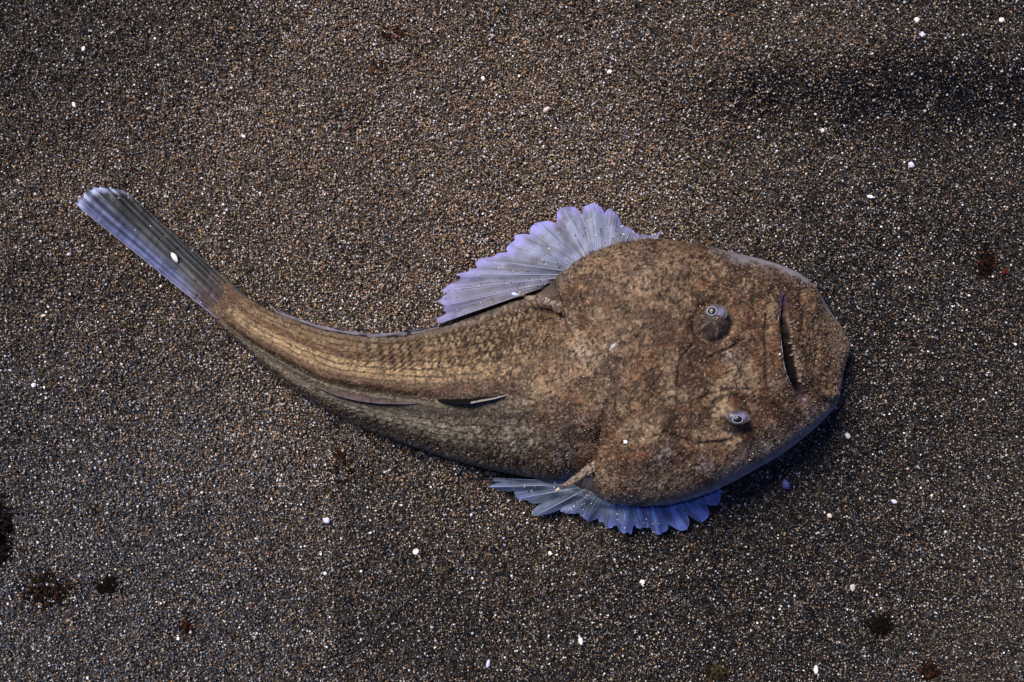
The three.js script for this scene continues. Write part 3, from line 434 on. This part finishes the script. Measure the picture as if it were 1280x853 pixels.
chip(610, 830, 6, 14, .3, LILAC, 'slender bluish-white shell splinter at the bottom edge, left of the upright splinter');
chip(1020, 838, 7, 15, -.05, WHITE, 'tall narrow white shell splinter at the bottom edge towards the right');
chip(1139, 206, 11, 9, .3, LILAC, 'broad lilac-white shell chip on the sand upper right of the head');
chip(1160, 132, 8, 7, .1, WHITE, 'round white shell chip in the dark trough at upper right');
chip(1252, 25, 10, 9, -.5, WHITE, 'bright white shell chip in the top right corner');
chip(1146, 25, 8, 7, .4, WHITE, 'white shell chip near the top edge, left of the corner one');
chip(1153, 43, 10, 7, .4, LILAC, 'bluish shell chip just under the white one near the top edge');
chip(1088, 246, 9, 6, .2, WHITE, 'flat white shell chip right of the head, below the broad lilac one');
chip(1028, 163, 8, 6, .2, WHITE, 'white shell chip on the dark trough above the head');
chip(604, 98, 8, 6, .6, WHITE, 'white shell chip on tan sand above the fish, middle of the top half');
chip(762, 90, 8, 6, -.6, WHITE, 'white shell chip on tan sand above the fish, right of the middle one');
chip(683, 137, 10, 6, -.6, PINK, 'flat pinkish shell flake on tan sand above the lilac fin');
chip(42, 482, 7, 7, 0, WHITE, 'small round white shell chip at the far left, level with the back fin');
chip(104, 61, 7, 7, .2, WHITE, 'white shell chip in the top left corner above the tail fin');
chip(92, 131, 5, 8, -.6, WHITE, 'narrow white shell splinter above the tip of the tail fin');
chip(304, 170, 8, 5, .5, WHITE, 'white shell flake right of the tail fin on upper sand');
chip(54, 395, 8, 5, .2, PINK, 'pinkish-white shell flake left of the tail fin');
chip(86, 318, 8, 6, .1, LILAC, 'pale blue shell chip close under the tip of the tail fin');
chip(406, 717, 6, 6, 0, WHITE, 'tiny white shell chip below the lilac-white one');
chip(688, 692, 7, 7, .3, WHITE, 'small white shell chip right of the largest one, under the lower fin');
chip(1118, 627, 8, 6, .4, LILAC, 'pale shell chip on dark sand below and right of the chin');
chip(1037, 645, 8, 7, .3, PINK, 'pale pinkish shell chip below the violet-blue one');
{ // two on the fish
  const y = finTops[2].reduce((b, q) => Math.hypot(q.px - 218, q.py - 322) < Math.hypot(b.px - 218, b.py - 322) ? q : b).p[1];
  chip(218, 322, 7, 14, -.5, WHITE, 'angular white shell flake lying on the tail fin', y + .0004);
  chip(782, 553, 7, 6, .2, WHITE, "white shell chip stuck to the lower cheek of the fish", skin(782, 553).p[1] + .0002);
  chip(975, 443, 2.8, 2.8, 0, WHITE, 'tiny white grain caught on the edge of the mouth', skin(972, 443).p[1] + .0006, 'white_grain', 'grain');
}
// ------------------------------------------------------------------ dark debris
const debrisMat = new THREE.MeshPhysicalMaterial({ vertexColors: true, roughness: 1, specularIntensity: .12 });
function clump(name, px, py, w, h, n, tones, label, category, seed, lift = 1) {
  const r = rng(seed), geos = [], c = W(px, py, groundAt(px, py));
  for (let i = 0; i < n; i++) {
    const rad = Math.pow(r(), .62) * (.7 + .6 * r()), th = r() * 6.283, x = c[0] + rad * Math.cos(th) * w * PX / 2, z = c[2] + rad * Math.sin(th) * h * PX / 2, g = rock(seed * 50 + i % 6, 1, .35), k = .6 + .8 * r(), t = tones[Math.floor(r() * tones.length)], s = PX * (.7 + 1.3 * r());
    g.scale(s * (.7 + 1.6 * r()), s * .45, s * (.6 + r())); g.rotateX(r() - .5); g.rotateY(r() * 6.28); g.translate(x - c[0], ground(x, z) + .0005 + lift * (1 - rad) * r() * .004 - c[1], z - c[2]); paint(g, () => t.map(v => v * k)); geos.push(g);
  }
  const m = mesh(name, mergeGeometries(geos), debrisMat); m.position.set(...c); return tag(m, label, category, name === 'red_fleck' ? null : name === 'algae_clump' ? 'dark algae clumps on the sand' : 'debris patches on the sand');
}
const BK = [.005, .004, .0035], DB = [.014, .008, .005], RD = [.034, .013, .007], OL = [.045, .035, .014];
clump('algae_clump', 1238, 327, 30, 42, 230, [BK, BK, DB, RD], 'dark reddish-brown algae clump on the sand at the right edge', 'algae clump', 1);
clump('red_fleck', 1261, 337, 12, 7, 9, [[.09, .018, .015]], 'small red fleck beside the algae clump at the right edge', 'fleck', 2, .5);
clump('debris_patch', 58, 738, 66, 50, 210, [DB, BK, BK, DB, RD], 'wide loose patch of dark brown debris in the lower left corner', 'debris', 3, .4);
clump('debris_patch', 134, 732, 34, 22, 80, [BK, BK, DB], 'small dark debris patch right of the wide one, lower left', 'debris', 4, .4);
clump('debris_patch', 233, 783, 13, 20, 40, [RD, RD, DB], 'small rust-red debris speck near the bottom left', 'debris', 5, .5);
clump('algae_clump', 1108, 785, 40, 28, 230, [BK, BK, BK, DB], 'black-brown algae clump near the bottom right', 'algae clump', 6);
clump('algae_clump', 1172, 844, 30, 24, 140, [BK, RD, DB], 'dark rusty algae clump cut by the bottom edge at right', 'algae clump', 7);
clump('algae_clump', 898, 843, 34, 24, 70, [OL, OL, DB], 'olive-brown algae clump cut by the bottom edge, right of centre', 'algae clump', 8, .5);
clump('debris_patch', 489, 42, 38, 18, 34, [RD, DB, [.1, .05, .03]], 'faint rusty debris patch near the top edge', 'debris', 9, .3);
clump('debris_patch', 470, 84, 28, 20, 22, [RD, DB, [.1, .05, .03]], 'rusty debris patch just below the one near the top edge', 'debris', 10, .3);
clump('debris_patch', 430, 578, 34, 66, 60, [BK, DB, RD], 'dark reddish smear of flakes added for the shading under the tail', 'debris', 11, .3);  // flakes laid down to stand for dark shading below the tail
clump('debris_patch', 832, 455 - 350, 10, 8, 6, [BK, DB], 'tiny dark debris speck on the sand above the fish', 'debris', 12, .3);
clump('algae_clump', -8, 662, 46, 108, 520, [BK, BK, BK, DB], 'black algae clump cut by the left edge of the frame', 'algae clump', 13, 2.2);
function twig(line, rad, c, label) { const pts = line.map(([x, y], i) => W(x, y, groundAt(x, y) + .0008 + .0006 * (i % 2))), g = tube(pts, pts.map((_, i) => rad * PX * (1 - .12 * i)), 6); paint(g, (x, y, z, i) => c.map(v => v * (.7 + .6 * hash(i, 2)))); tag(mesh('twig', g, debrisMat), label, 'twig', 'twigs lying on the sand'); }
twig([[430, 163], [437, 158], [444, 155], [450, 150]], 1.8, [.11, .055, .04], 'short reddish-brown twig on the sand above the tail');
twig([[716, 735], [724, 722], [728, 708], [731, 700]], .9, [.12, .08, .05], 'thin brown twig on the sand left of the round white chip');
twig([[724, 720], [730, 728], [736, 737]], .8, [.12, .08, .05], 'thin brown twig crossing the one left of the round white chip');

renderer.render(scene, camera);
